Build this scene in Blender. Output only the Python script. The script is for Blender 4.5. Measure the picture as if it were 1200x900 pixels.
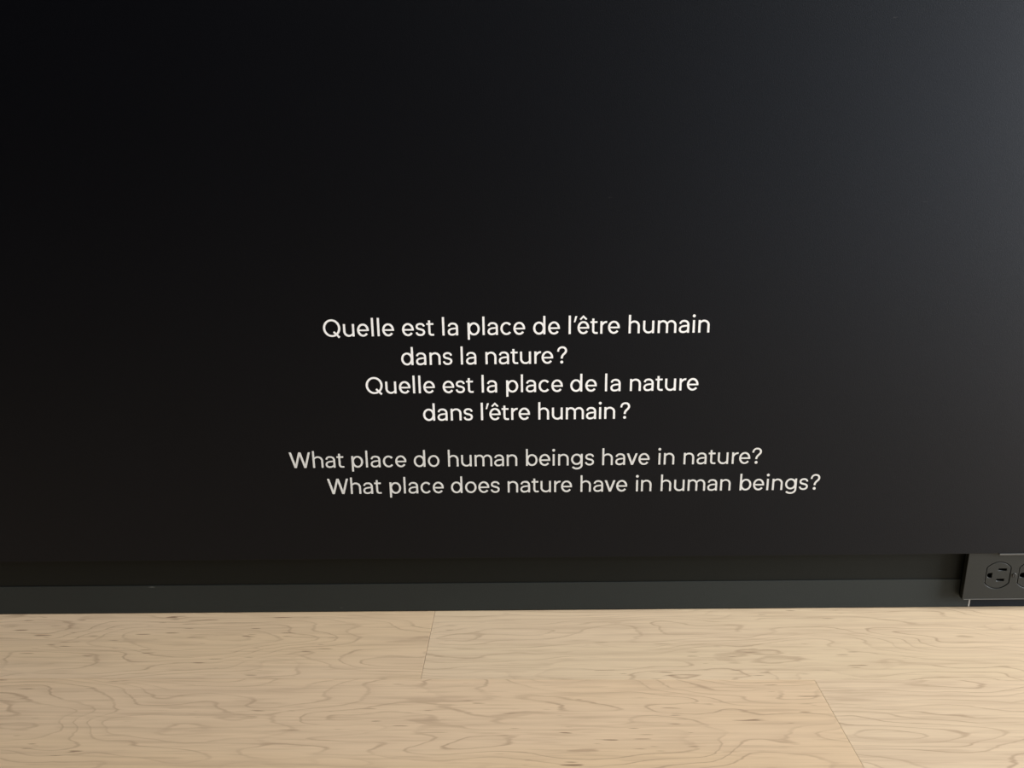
import bpy, bmesh, math, random
from mathutils import Matrix, Vector
random.seed(4)
S = bpy.context.scene
for o in list(bpy.data.objects):
    bpy.data.objects.remove(o)
C = S.collection

# ------------------------------------------------------------------ camera
CAM_Z = 0.506
WALL_D = 0.805
def camera():
    p, r, y = math.radians(15.339), math.radians(-0.770), math.radians(-0.592)
    f = Vector((math.sin(y)*math.cos(p), math.cos(y)*math.cos(p), -math.sin(p)))
    rt = Vector((math.cos(y), -math.sin(y), 0)); up = rt.cross(f)
    r1 = math.cos(r)*rt + math.sin(r)*up; u1 = -math.sin(r)*rt + math.cos(r)*up
    cd = bpy.data.cameras.new('camera'); co = bpy.data.objects.new('camera', cd); C.objects.link(co)
    m = Matrix((r1, u1, -f)).transposed().to_4x4(); m.translation = (0, -WALL_D, CAM_Z)
    co.matrix_world = m
    cd.sensor_width = 36; cd.lens = 36*902/1200; cd.clip_start = 0.01
    S.camera = co
camera()

# ------------------------------------------------------------------ light
S.view_settings.view_transform = 'Standard'; S.view_settings.look = 'None'
S.view_settings.gamma = 1; S.view_settings.use_curve_mapping = False
S.view_settings.exposure = 0.0
W = bpy.data.worlds.new('world'); S.world = W; W.use_nodes = True
W.node_tree.nodes['Background'].inputs[0].default_value = (1.0, 0.93, 0.84, 1)
W.node_tree.nodes['Background'].inputs[1].default_value = 0.004
def area(name, loc, target, size, energy, col, size_y=None):
    l = bpy.data.lights.new(name, 'AREA'); l.energy = energy; l.color = col
    l.shape = 'RECTANGLE' if size_y else 'SQUARE'; l.size = size
    if size_y: l.size_y = size_y
    o = bpy.data.objects.new(name, l); C.objects.link(o); o.location = loc
    o.rotation_euler = (Vector(target)-Vector(loc)).to_track_quat('-Z', 'Y').to_euler()
    return o
# daylight from a tall opening along the wall to the right and from a window behind, a gallery lamp, plus added unseen fills
area('daylight_opening', (4.0, -0.9, 1.15), (0.4, -0.3, 0.4), 1.6, 430, (0.97, 0.98, 1.0), 2.2)
area('window_daylight', (2.8, -4.0, 0.75), (0.5, 0.0, 0.3), 2.4, 15, (0.70, 0.84, 1.0), 1.4)
area('side_fill', (2.6, -1.1, 0.9), (0.2, -0.1, 0.4), 1.0, 8, (0.80, 0.90, 1.0), 1.7)  # unseen light added low to lift the sheen on the lower wall
area('track_lamp', (1.5, -1.3, 3.1), (1.5, -0.1, 0.0), 0.15, 22, (1.0, 0.95, 0.88))
area('rear_fill', (2.2, -3.2, 3.0), (1.1, 0.0, 0.2), 0.3, 24, (1.0, 0.95, 0.88))  # unseen fill added behind the camera to balance wall and floor
area('rear_fill', (0.0, -3.2, 3.0), (0.0, 0.0, 0.2), 0.3, 5, (1.0, 0.95, 0.88))  # second, weaker added fill behind the camera

# ------------------------------------------------------------------ materials
def mat(name):
    m = bpy.data.materials.new(name); m.use_nodes = True
    nt = m.node_tree; return m, nt, nt.nodes['Principled BSDF']
def node(nt, t, **kw):
    n = nt.nodes.new(t)
    for k, v in kw.items(): setattr(n, k, v)
    return n
def math_(nt, op, a, b=None, c=None):
    n = node(nt, 'ShaderNodeMath', operation=op)
    for i, v in enumerate((a, b, c)):
        if v is None: continue
        if isinstance(v, (int, float)): n.inputs[i].default_value = v
        else: nt.links.new(v, n.inputs[i])
    return n.outputs[0]
def noise(nt, vec, scale, detail=2, rough=0.5, dist=0.0):
    n = node(nt, 'ShaderNodeTexNoise'); n.inputs['Scale'].default_value = scale
    n.inputs['Detail'].default_value = detail; n.inputs['Roughness'].default_value = rough
    n.inputs['Distortion'].default_value = dist
    nt.links.new(vec, n.inputs['Vector']); return n.outputs[0]
def mapr(nt, v, a, b, c, d, smooth=True):
    n = node(nt, 'ShaderNodeMapRange', interpolation_type='SMOOTHSTEP' if smooth else 'LINEAR')
    nt.links.new(v, n.inputs[0])
    for i, q in enumerate((a, b, c, d)): n.inputs[i+1].default_value = q
    return n.outputs[0]
def mixc(nt, fac, a, b, mode='MIX'):
    n = node(nt, 'ShaderNodeMix', data_type='RGBA', blend_type=mode)
    for s, v in ((0, fac), (6, a), (7, b)):
        if isinstance(v, (int, float, tuple)): n.inputs[s].default_value = v
        else: nt.links.new(v, n.inputs[s])
    return n.outputs[2]

def paint(name, col, rough, spec=0.5, scuffs=0.0, grain=0.0006, tint=None):
    m, nt, b = mat(name)
    tc = node(nt, 'ShaderNodeTexCoord')
    n1 = noise(nt, tc.outputs['Object'], 900, 3, .6)
    b.inputs['Roughness'].default_value = rough
    b.inputs['Specular IOR Level'].default_value = spec
    if tint: b.inputs['Specular Tint'].default_value = tint+(1,)
    base = mixc(nt, mapr(nt, noise(nt, tc.outputs['Object'], 6, 3), .3, .7, 0, 1), tuple(c*.92 for c in col)+(1,), tuple(c*1.08 for c in col)+(1,))
    if scuffs:
        mp = node(nt, 'ShaderNodeMapping'); nt.links.new(tc.outputs['Object'], mp.inputs[0])
        mp.inputs['Scale'].default_value = (35, 35, 190)
        f = mapr(nt, noise(nt, mp.outputs[0], 1, 1, .4), .80, .86, 0, scuffs)
        base = mixc(nt, f, base, (.10, .10, .095, 1))
    nt.links.new(base, b.inputs['Base Color'])
    bp = node(nt, 'ShaderNodeBump'); bp.inputs['Strength'].default_value = .25; bp.inputs['Distance'].default_value = grain
    nt.links.new(n1, bp.inputs['Height']); nt.links.new(bp.outputs[0], b.inputs['Normal'])
    return m
M_WALL = paint('matte_black_wall_paint', (.0013, .0014, .0024), .42, .27, .30, tint=(.80, .88, 1.0))
M_REVEAL = paint('reveal_shade_paint', (.0020, .0022, .0019), .55, .26, tint=(.9, 1.0, .96))  # shade under the wall panel, put into a darker colour
M_BASE = paint('dark_grey_green_paint', (.0085, .0100, .0095), .62, .50, .9, tint=(.88, 1.0, 1.0))
M_BASE2 = paint('dark_blue_grey_paint', (.0040, .0065, .0105), .5, .20, tint=(.8, .9, 1.0))
M_PLATE = paint('dark_brown_grey_plastic', (.0105, .0112, .0105), .45, .45, 0, .0001, tint=(.92, 1.0, 1.0))
M_LIP = paint('edge_highlight_grey', (.085, .085, .080), .4, .5, 0, .0001)  # light caught on the plate's edges, put into a pale colour
M_SLOT = paint('black_slot', (.001, .001, .001), .8, .1)
M_CAULK = paint('pale_grey_filler', (.42, .42, .40), .7, .3)
M_WHITE = paint('white_vinyl', (.93, .93, .92), .6, .3, 0, .00002)
M_GREY = paint('pale_grey_vinyl', (.70, .70, .675), .6, .3, 0, .00002)
M_METAL = paint('dark_metal', (.03, .03, .028), .5, .5, 0, .0001)

def wood():
    m, nt, b = mat('pale_maple_floor')
    tc = node(nt, 'ShaderNodeTexCoord'); at = node(nt, 'ShaderNodeAttribute', attribute_name='plank')
    sep = node(nt, 'ShaderNodeSeparateColor'); nt.links.new(at.outputs['Color'], sep.inputs[0])
    seed, tint, cath = sep.outputs[0], sep.outputs[1], sep.outputs[2]
    xyz = node(nt, 'ShaderNodeSeparateXYZ'); nt.links.new(tc.outputs['Object'], xyz.inputs[0])
    def vec(sx, sy, k):
        c = node(nt, 'ShaderNodeCombineXYZ')
        nt.links.new(math_(nt, 'MULTIPLY', xyz.outputs[0], sx), c.inputs[0])
        nt.links.new(math_(nt, 'MULTIPLY', xyz.outputs[1], sy), c.inputs[1])
        nt.links.new(math_(nt, 'MULTIPLY', seed, k), c.inputs[2])
        return c.outputs[0]
    # growth rings: nested arches along the middle of a board, straighter lines towards its edges
    v = math_(nt, 'SUBTRACT', at.outputs['Alpha'], .5)
    drift = math_(nt, 'MULTIPLY', math_(nt, 'SUBTRACT', noise(nt, vec(2.2, 0.0, 7.0), 1, 1, .5), .5), .9)
    vv = math_(nt, 'ADD', v, drift)
    edge = math_(nt, 'MULTIPLY', math_(nt, 'SQRT', math_(nt, 'ADD', math_(nt, 'MULTIPLY', vv, vv), .004)), math_(nt, 'ADD', 9.0, math_(nt, 'MULTIPLY', cath, 8.0)))
    h = noise(nt, vec(3.6, 13.0, 37.0), 1, 2.2, .45, .15)
    wob = noise(nt, vec(28, 170, 11.0), 1, 2, .55)
    hh = math_(nt, 'ADD', edge, math_(nt, 'ADD', math_(nt, 'MULTIPLY', h, 18.0), math_(nt, 'MULTIPLY', wob, .42)))
    fr = math_(nt, 'FRACT', hh)
    soft = mapr(nt, fr, .30, .86, 0, 1)
    soft = math_(nt, 'MULTIPLY', soft, mapr(nt, fr, .90, 1.0, 1, 0))
    line = math_(nt, 'MULTIPLY', mapr(nt, fr, .76, .87, 0, 1), mapr(nt, fr, .88, .97, 1, 0))
    vis = mapr(nt, noise(nt, vec(6, 34, 53.0), 1, 2, .5), .34, .66, .12, 1)
    line = math_(nt, 'MULTIPLY', line, vis)
    fibre = noise(nt, vec(9, 420, 19.0), 1, 3, .6)
    fib2 = noise(nt, vec(5, 150, 23.0), 1, 2, .5)
    broad = noise(nt, vec(1.6, 9, 71.0), 1, 2, .5)
    base = mixc(nt, tint, (.740, .535, .330, 1), (.730, .580, .390, 1))
    base = mixc(nt, mapr(nt, broad, .35, .65, 0, .5), base, (.765, .580, .405, 1))
    base = mixc(nt, math_(nt, 'MULTIPLY', soft, .12), base, (.52, .38, .25, 1))
    base = mixc(nt, math_(nt, 'MULTIPLY', line, .52), base, (.33, .215, .135, 1))
    base = mixc(nt, mapr(nt, fibre, .35, .7, .0, .14), base, (.46, .34, .22, 1))
    base = mixc(nt, mapr(nt, noise(nt, vec(14, 260, 67.0), 1, 2, .6), .52, .70, 0, .30), base, (.42, .295, .19, 1))
    base = mixc(nt, mapr(nt, fib2, .45, .72, .0, .28), base, (.48, .345, .23, 1))
    # short dark flecks in loose groups
    fl = mapr(nt, noise(nt, vec(30, 340, 29.0), 1, 1, .4), .68, .76, 0, 1)
    grp = mapr(nt, noise(nt, vec(4, 16, 91.0), 1, 1, .4), .45, .58, 0, 1)
    base = mixc(nt, math_(nt, 'MULTIPLY', math_(nt, 'MULTIPLY', fl, grp), .80), base, (.19, .11, .065, 1))
    nt.links.new(base, b.inputs['Base Color'])
    b.inputs['Roughness'].default_value = .5; b.inputs['Specular IOR Level'].default_value = .3
    bp = node(nt, 'ShaderNodeBump'); bp.inputs['Strength'].default_value = .15; bp.inputs['Distance'].default_value = .0003
    nt.links.new(fibre, bp.inputs['Height']); nt.links.new(bp.outputs[0], b.inputs['Normal'])
    return m
M_WOOD = wood()

# ------------------------------------------------------------------ helpers
def obj(name, bm, m, parent=None):
    me = bpy.data.meshes.new(name); bm.normal_update(); bm.to_mesh(me); bm.free()
    o = bpy.data.objects.new(name, me); C.objects.link(o); me.materials.append(m)
    if parent: o.parent = parent
    return o
def structure(name, bm, m):
    o = obj(name, bm, m); o['kind'] = 'structure'; return o
def box(bm, x0, x1, y0, y1, z0, z1, bev=0.0):
    g = bmesh.ops.create_cube(bm, size=1)
    for v in g['verts']:
        v.co = Vector(((x0+x1)/2+v.co.x*(x1-x0), (y0+y1)/2+v.co.y*(y1-y0), (z0+z1)/2+v.co.z*(z1-z0)))
    if bev:
        es = list({e for v in g['verts'] for e in v.link_edges})
        bmesh.ops.bevel(bm, geom=es, offset=bev, segments=2, profile=.5, affect='EDGES')
    return bm
def slab(*a, bev=0.0): return box(bmesh.new(), *a, bev=bev)

# ------------------------------------------------------------------ the setting
REC = 0.012            # the base sits this far behind the wall panel
ZB = 0.0770            # bottom edge of the wall panel
structure('wall_back', slab(-2.6, 2.6, 0.0, 0.0118, ZB, 3.05, bev=.0003), M_WALL)
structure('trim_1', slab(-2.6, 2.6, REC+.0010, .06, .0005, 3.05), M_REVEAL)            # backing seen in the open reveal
SEAM = 0.5312
structure('baseboard_back', slab(-2.6, SEAM-.0008, REC, REC+.0010, .0016, .0375, bev=.0002), M_BASE)
structure('trim_2', slab(SEAM+.0008, 2.6, REC, REC+.0010, .0016, .0375, bev=.0002), M_BASE2)
structure('trim_3', slab(SEAM-.0008, SEAM+.0008, REC-.0002, REC+.0010, .0016, .0300), M_CAULK)   # pale filled joint in the base

def floor():
    bm = bmesh.new(); lay = bm.loops.layers.float_color.new('plank')
    a = math.radians(-0.76); rot = Matrix.Rotation(a, 4, 'Z')
    rowtop = -0.1170   # floor edge between first and second rows, at x = 0
    wd = 0.150
    rng = random.Random(11)
    for row in range(-1, 30):
        y1 = rowtop + wd - row*wd; y0 = y1 - wd
        if row == -1: cuts = [-2.6, -.9, .7, 2.6]
        elif row == 0: cuts = [-2.6, -1.35, -.1045, 1.45, 2.6]
        elif row == 1: cuts = [-2.6, -.93, .3010, 1.7, 2.6]
        else:
            q = -2.6; cuts = [q]
            while q < 2.6:
                q += rng.uniform(.7, 1.6); cuts.append(min(q, 2.6))
        for i in range(len(cuts)-1):
            tint, seed, cath = rng.random(), rng.random(), rng.random()
            if (row, i) in PL: seed, tint, cath = PL[(row, i)]
            n0 = len(bm.faces)
            gap = .00035 if (row, i) == (0, 1) else .00008
            box(bm, cuts[i]+gap, cuts[i+1]-gap, y0+gap, y1-.00008, -.015, 0.0, bev=.0002)
            bm.faces.ensure_lookup_table()
            for f in bm.faces[n0:]:
                for l in f.loops: l[lay] = (seed, tint, cath, (l.vert.co.y-y0)/wd)
    # trim what would pass under the wall too far
    o = structure('floor', bm, M_WOOD); o.rotation_euler.z = a
    return o
PL = {(0, 1): (.13, .35, .45), (0, 2): (.62, .85, .60), (1, 1): (.31, .15, .25), (1, 2): (.84, .90, .35)}
floor()

# ------------------------------------------------------------------ lettering: own strokes, 1000 units to the em
SW, TW = 90.0, 79.0
def ell(cx, cy, rx, ry, a0, a1, n=None, w0=None, w1=None, ramp=0.25):
    """centre line along an ellipse with stem-weight sides and lighter top and bottom; w0/w1 thin the ends"""
    n = n or max(8, int(abs(a1-a0)/6)); out = []
    for i in range(n+1):
        t = i/n; a = math.radians(a0+(a1-a0)*t)
        w = TW + (SW-TW)*abs(math.cos(a))
        if w0 and t < ramp: w = w0+(w-w0)*(t/ramp)
        if w1 and t > 1-ramp: w = w1+(w-w1)*((1-t)/ramp)
        out.append((cx+rx*math.cos(a), cy+ry*math.sin(a), w))
    return out
def bez(pts, ws, n=10):
    """chain of cubic pieces; ws holds a width per knot"""
    out = []
    for k in range((len(pts)-1)//3):
        p = pts[3*k:3*k+4]
        for i in range(n+1):
            if k and i == 0: continue
            t = i/n; u = 1-t
            c = [u**3*p[0][j]+3*u*u*t*p[1][j]+3*u*t*t*p[2][j]+t**3*p[3][j] for j in (0, 1)]
            out.append((c[0], c[1], ws[k]+(ws[k+1]-ws[k])*t))
    return out
def line(x0, y0, x1, y1, w=SW, w1=None): return [(x0, y0, w), (x1, y1, w1 or w)]
def para(x0, y0, x1, y1, w=SW):
    h = w/2/abs(math.sin(math.atan2(y1-y0, x1-x0)))
    return ('poly', [(x0-h, y0), (x0+h, y0), (x1+h, y1), (x1-h, y1)])
def dot(cx, cy, r): return ('poly', [(cx+r*math.cos(i*math.pi/12), cy+r*math.sin(i*math.pi/12)) for i in range(24)])
XH, CAP, ASC, DES = 527, 722, 775, -190
h2 = SW/2; t2 = TW/2
TOP, BOT = XH+10-t2, -10+t2; MID = (TOP+BOT)/2; RY = (TOP-BOT)/2
def arch(x0, x1, foot=True):
    cx, cy = (x0+26+x1-h2)/2, 318
    rx = x1-h2-cx
    e = ell(cx, cy, rx, TOP-cy, 180, 0, 26, w0=46, ramp=.45)
    e[-1] = (x1-h2, cy, SW)
    return e + [(x1-h2, 0, SW)]
def flip(stroke, w): return [(w-x, XH-y, q) for x, y, q in stroke]
E_BODY = [ell(243, MID, 243-h2, RY, -9, 322, 60), ('poly', [(40, 222), (478, 222), (478, 290), (40, 290)])]
def bowl(x0, x1, ty=None): return ell((x0+x1)/2, MID, (x1-x0)/2-h2, RY, 0, 360, 60)
G = {   # letter: (width, left bearing, right bearing, strokes)
 'o': (506, 38, 38, [bowl(0, 506)]),
 'e': (484, 38, 34, E_BODY),
 'ê': (484, 38, 34, E_BODY + [[(112, 605, 68), (243, 735, 72), (374, 605, 68)]]),
 'c': (476, 38, 26, [ell(248, MID, 248-h2, RY, 40, 320, 50)]),
 'd': (508, 38, 76, [bowl(0, 488), line(508-h2, 0, 508-h2, ASC)]),
 'b': (508, 76, 38, [bowl(20, 508), line(h2, 0, h2, ASC)]),
 'p': (508, 76, 38, [bowl(20, 508), line(h2, DES, h2, XH)]),
 'g': (508, 38, 76, [ell(244, MID+16, 244-h2, RY-16, 0, 360, 60),
        line(508-h2, 10, 508-h2, XH) , ell(250, 15, 258-h2, 205-t2, 0, -148, 34)]),
 'l': (SW, 78, 78, [line(h2, 0, h2, ASC)]),
 'i': (118, 64, 64, [line(59, 0, 59, XH), dot(59, 706, 62)]),
 'h': (462, 78, 72, [line(h2, 0, h2, ASC), arch(20, 462)]),
 'n': (462, 78, 72, [line(h2, 0, h2, XH), arch(20, 462)]),
 'u': (462, 72, 78, [line(462-h2, 0, 462-h2, XH), flip(arch(20, 462), 462)]),
 'm': (772, 78, 72, [line(h2, 0, h2, XH), arch(20, 431), arch(431-SW+20, 772)]),
 'r': (272, 78, 18, [line(h2, 0, h2, XH), ell(252, 300, 190, TOP-300-6, 180, 82, 20, w0=46, ramp=.45)]),
 't': (308, 18, 28, [bez([(118, 640), (118, 470), (118, 300), (118, 160), (118, 60), (158, 34), (230, 34), (258, 34), (284, 34), (308, 36)], [SW, SW, TW, TW], 12),
        ('poly', [(0, XH-74), (292, XH-74), (292, XH), (0, XH)])]),
 'a': (432, 42, 70, [bez([(50, 378), (66, 458), (122, 498), (208, 498), (320, 498), (432-h2, 440), (432-h2, 330), (432-h2, 220), (432-h2, 110), (432-h2, 0)], [82, TW, SW, SW], 14),
        bez([(432-h2, 300), (350, 296), (262, 290), (228, 286), (110, 274), (h2-2, 228), (h2-2, 146), (h2-2, 70), (100, 28), (176, 28), (290, 28), (432-h2, 90), (432-h2, 190)], [66, 70, SW-4, TW, 60], 12)]),
 's': (396, 30, 32, [bez([(352, 388), (338, 462), (286, 499), (206, 499), (110, 499), (52, 452), (52, 386), (52, 318), (104, 294), (196, 274),
        (296, 252), (350, 222), (350, 150), (350, 74), (288, 28), (198, 28), (106, 28), (52, 70), (38, 146)], [80, TW, 86, 84, 86, TW, 80], 12)]),
 'v': (468, 14, 14, [para(48, XH, 236, 0), para(420, XH, 232, 0)]),
 'W': (930, 18, 18, [para(48, CAP, 252, 0), para(462, CAP, 254, 0), para(468, CAP, 676, 0), para(882, CAP, 678, 0)]),
 'Q': (716, 46, 46, [ell(358, 361, 358-h2, 371-t2, 0, 360, 72), line(430, 205, 664, -38, 80)]),
 '’': (150, 36, -20, [('poly', [(70, 752), (156, 752), (70, 492), (8, 492)])]),
 '?': (420, 40, 40, [bez([(44, 508), (46, 620), (112, 692), (212, 692), (312, 692), (374, 632), (374, 548), (374, 420), (196, 400), (196, 212)], [80, TW, SW, SW], 14), dot(196, 58, 64)]),
}
KERN = {('W', 'h'): 10, ('r', 'e'): -6, ('a', 'v'): -10, ('v', 'e'): -6}
def stroke_outline(st):
    """left and right offsets of a centre line with mitred bends"""
    L, R = [], []
    closed = len(st) > 8 and math.hypot(st[0][0]-st[-1][0], st[0][1]-st[-1][1]) < 1e-3
    P = st[:-1] if closed else st
    n = len(P)
    for i in range(n):
        x, y, w = P[i]
        def un(a, b):
            dx, dy = b[0]-a[0], b[1]-a[1]; d = math.hypot(dx, dy) or 1
            return dx/d, dy/d
        a = un(P[i-1], P[i]) if (i > 0 or closed) else un(P[i], P[i+1])
        b = un(P[i], P[(i+1) % n]) if (i < n-1 or closed) else a
        nx, ny = -(a[1]+b[1]), a[0]+b[0]; d = math.hypot(nx, ny) or 1
        nx, ny = nx/d, ny/d
        k = min(2.0, 1/max(.3, nx*-a[1]+ny*a[0]))
        L.append((x+nx*w/2*k, y+ny*w/2*k)); R.append((x-nx*w/2*k, y-ny*w/2*k))
    return L, R, closed
THICK = 0.00015
LEVEL = [0]
def front():
    LEVEL[0] = (LEVEL[0]+1) % 3; return -THICK - LEVEL[0]*.00002
def add_poly(bm, pts):
    y = front()
    f = [bm.verts.new((x, y, z)) for x, z in pts]; k = [bm.verts.new((x, 0, z)) for x, z in pts]
    face = bm.faces.new(f)
    n = len(pts)
    for i in range(n): bm.faces.new((f[i], k[i], k[(i+1) % n], f[(i+1) % n]))
def add_stroke(bm, st, fx):
    if isinstance(st, tuple):
        add_poly(bm, [fx(*p) for p in st[1]]); return
    L, R, closed = stroke_outline(st)
    n = len(L); y = front()
    def col(p):
        x, z = fx(*p); return bm.verts.new((x, y, z)), bm.verts.new((x, 0, z))
    l = [col(p) for p in L]; r = [col(p) for p in R]
    for i in range(n if closed else n-1):
        j = (i+1) % n
        bm.faces.new((l[i][0], r[i][0], r[j][0], l[j][0]))
        bm.faces.new((l[i][0], l[j][0], l[j][1], l[i][1]))
        bm.faces.new((r[j][0], r[i][0], r[i][1], r[j][1]))
    if not closed:
        for i in (0, n-1): bm.faces.new((l[i][0], l[i][1], r[i][1], r[i][0]))
EM = 0.0256
def word_width(w, track):
    x = 0
    for i, ch in enumerate(w):
        wd, lb, rb, st = G[ch]
        if i: x += lb + KERN.get((w[i-1], ch), 0) + track
        x += wd
        if i < len(w)-1: x += rb
    return x
def word_mesh(w, width, weight):
    """letters spaced so that the word spans its measured width in metres"""
    n = len(w)
    track = (width/EM - word_width(w, 0)/1000*1.0)*1000/(n-1) if n > 1 else 0
    bm = bmesh.new(); x = 0
    for i, ch in enumerate(w):
        wd, lb, rb, st = G[ch]
        if i: x += lb + KERN.get((w[i-1], ch), 0) + track
        for s in st:
            if not isinstance(s, tuple): s = [(a, b, q*weight) for a, b, q in s]
            add_stroke(bm, s, lambda a, b, x=x: ((x+a)/1000*EM, b/1000*EM))
        x += wd
        if i < n-1: x += rb
    bmesh.ops.recalc_face_normals(bm, faces=bm.faces[:])
    return bm, track
# each line: baseline height, its words with left edge and width in millimetres along the wall
LINES = [
 (-166.3, 'fr', 'first and widest white French text line, starting Quelle est la place de l’être', [('Quelle', -208.8, 75.45), ('est', -124.61, 33.94), ('la', -81.76, 16.82), ('place', -54.85, 61.2), ('de', 14.97, 28.3), ('l’être', 52.69, 54.16), ('humain', 116.36, 85.7)]),
 (-198.4, 'fr', 'white French text line reading dans la nature ? below the first line', [('dans', -127.16, 54.96), ('la', -63.01, 16.71), ('nature', -36.48, 72.71), ('?', 40.44, 10.9)]),
 (-230.1, 'fr', 'white French text line reading Quelle est la place de la nature', [('Quelle', -167.26, 74.98), ('est', -83.65, 33.4), ('la', -41.26, 16.68), ('place', -14.66, 61.38), ('de', 54.86, 28.66), ('la', 92.49, 16.91), ('nature', 119.47, 74.0)]),
 (-261.6, 'fr', 'last white French text line, reading dans l’être humain ?', [('dans', -106.28, 54.54), ('l’être', -42.84, 53.71), ('humain', 20.04, 84.07), ('?', 109.61, 10.8)]),
 (-315.7, 'en', 'upper pale grey English text line, reading What place do human beings have', [('What', -258.25, 60.92), ('place', -188.82, 61.39), ('do', -119.13, 28.7), ('human', -80.89, 77.32), ('beings', 6.04, 75.93), ('have', 90.99, 52.65), ('in', 153.12, 18.1), ('nature', 181.36, 74.01), ('?', 257.08, 10.87)]),
 (-347.6, 'en', 'lowest pale grey English text line, reading What place does nature have', [('What', -217.93, 60.78), ('place', -147.89, 61.07), ('does', -78.64, 54.92), ('nature', -14.78, 72.4), ('have', 67.11, 52.53), ('in', 129.12, 17.81), ('human', 157.18, 78.42), ('beings', 245.72, 76.54), ('?', 324.46, 10.6)]),
]
for zb, lang, label, words in LINES:
    e = bpy.data.objects.new('wall_lettering', None); C.objects.link(e)
    e.location = (words[0][1]/1000, 0, CAM_Z+zb/1000); e.empty_display_size = .01
    e['label'] = label; e['category'] = 'text'; e['group'] = 'lines of text on the black wall'
    for w, x, width in words:
        bm, tr = word_mesh(w, width/1000, 1.0 if lang == 'fr' else .93)
        print('TRACK', w, round(tr, 1))
        o = obj('question_mark' if w == '?' else 'word', bm, M_WHITE if lang == 'fr' else M_GREY, e)
        o.location.x = (x-words[0][1])/1000

# ------------------------------------------------------------------ electrical outlet under the wall panel
def fill(name, loops, depth, bev, m, parent, loc):
    """flat outline with holes, given a thickness and rounded edges; lies in XZ facing the room"""
    cu = bpy.data.curves.new(name, 'CURVE'); cu.dimensions = '2D'; cu.fill_mode = 'BOTH'
    cu.extrude = depth/2 - bev; cu.bevel_depth = bev; cu.bevel_resolution = 2; cu.offset = -bev
    for lp in loops:
        sp = cu.splines.new('POLY'); sp.points.add(len(lp)-1); sp.use_cyclic_u = True
        for p, (x, z) in zip(sp.points, lp): p.co = (x, z, 0, 1)
    tmp = bpy.data.objects.new('tmp', cu); C.objects.link(tmp)
    dg = bpy.context.evaluated_depsgraph_get(); dg.update()
    me = bpy.data.meshes.new_from_object(tmp.evaluated_get(dg))
    bpy.data.objects.remove(tmp); bpy.data.curves.remove(cu)
    me.transform(Matrix.Rotation(math.pi/2, 4, 'X'))
    me.name = name; me.materials.clear(); me.materials.append(m)
    o = bpy.data.objects.new(name, me); C.objects.link(o); o.parent = parent; o.location = loc
    return o
def face_outline(cx, cz, r, flat, n=40):
    """circle with its left and right sides cut straight"""
    pts = []
    a = math.acos(flat/r)
    for s in (0, 1):
        for i in range(n//2+1):
            t = a + (math.pi-2*a)*i/(n//2) + s*math.pi
            pts.append((cx+r*math.cos(t), cz+r*math.sin(t)))
    return pts
def rect(x0, x1, z0, z1): return [(x0, z0), (x1, z0), (x1, z1), (x0, z1)]
def rrect(x0, x1, z0, z1, r, n=5):
    pts = []
    for cx, cz, a0 in ((x1-r, z1-r, 0), (x0+r, z1-r, 90), (x0+r, z0+r, 180), (x1-r, z0+r, 270)):
        for i in range(n+1):
            a = math.radians(a0+90*i/n); pts.append((cx+r*math.cos(a), cz+r*math.sin(a)))
    return pts
PX0, PX1, PZ0, PZ1 = 0.5162, 0.6306, 0.0161, 0.0768
OUT = bpy.data.objects.new('electrical_outlet', None); C.objects.link(OUT)
OUT.location = ((PX0+PX1)/2, .0085, PZ0)
OUT['label'] = 'dark duplex electrical outlet set sideways below the black wall, just above the pale floor'
OUT['category'] = 'outlet'
OX, OZ = OUT.location.x, OUT.location.z
CZ = 0.0477 - OZ
FX = (0.5533-OX, 0.5910-OX)
SCR = (0.5722-OX, CZ)
PY = -.004-.0012      # plate centre depth below the empty
plate = fill('cover_plate', [rrect(PX0-OX, PX1-OX, 0, PZ1-PZ0, .0015)] + [face_outline(fx, CZ, .0174, .0144) for fx in FX], .0062, .0003, M_PLATE, OUT, (0, PY+.0022, 0))
bm = slab(PX0-OX+.0012, PX1-OX-.0012, -.0022, .0042, .0012, PZ1-PZ0-.001, bev=.0004)
obj('housing', bm, M_SLOT, OUT)
lip = slab(0.5490-OX, PX1-OX-.001, PY-.0042, PY+.0010, PZ1-PZ0-.0016, PZ1-PZ0+.0001, bev=.0003)
low = slab(PX0-OX+.0015, PX1-OX-.001, PY-.0012, PY+.0010, .0001, .0011, bev=.0003)
for part, which in ((lip, 'pale top edge of the cover plate, a painted highlight'), (low, 'pale bottom edge of the cover plate, a painted highlight')):
    lo = obj('highlight_lip', part, M_LIP, OUT); lo['label'] = which
for fx in FX:
    holes = [rect(fx-.0004, fx+.0092, CZ+.0058, CZ+.0087), rect(fx-.0010, fx+.0080, CZ-.0076, CZ-.0047)]
    gh = [(fx-.0094+.0031*math.cos(t), CZ-.0001+.0031*math.sin(t)) for t in [math.radians(90+180*i/10) for i in range(11)]] + [(fx-.0066, CZ-.0032), (fx-.0066, CZ+.0030)]
    fc = fill('socket_face', [face_outline(fx, CZ, .0165, .0135)] + holes + [gh], .0026, .0003, M_PLATE, OUT, (0, PY+.0006, 0))
bm = bmesh.new()
bmesh.ops.create_cone(bm, cap_ends=True, segments=24, radius1=.0028, radius2=.0022, depth=.0010, matrix=Matrix.Translation((SCR[0], PY-.0012, SCR[1])) @ Matrix.Rotation(math.pi/2, 4, 'X'))
sc = obj('screw', bm, M_METAL, OUT)
bm = slab(SCR[0]-.0004, SCR[0]+.0004, PY-.0018, PY-.0016, SCR[1]-.0022, SCR[1]+.0022)
obj('screw_slot', bm, M_SLOT, sc)
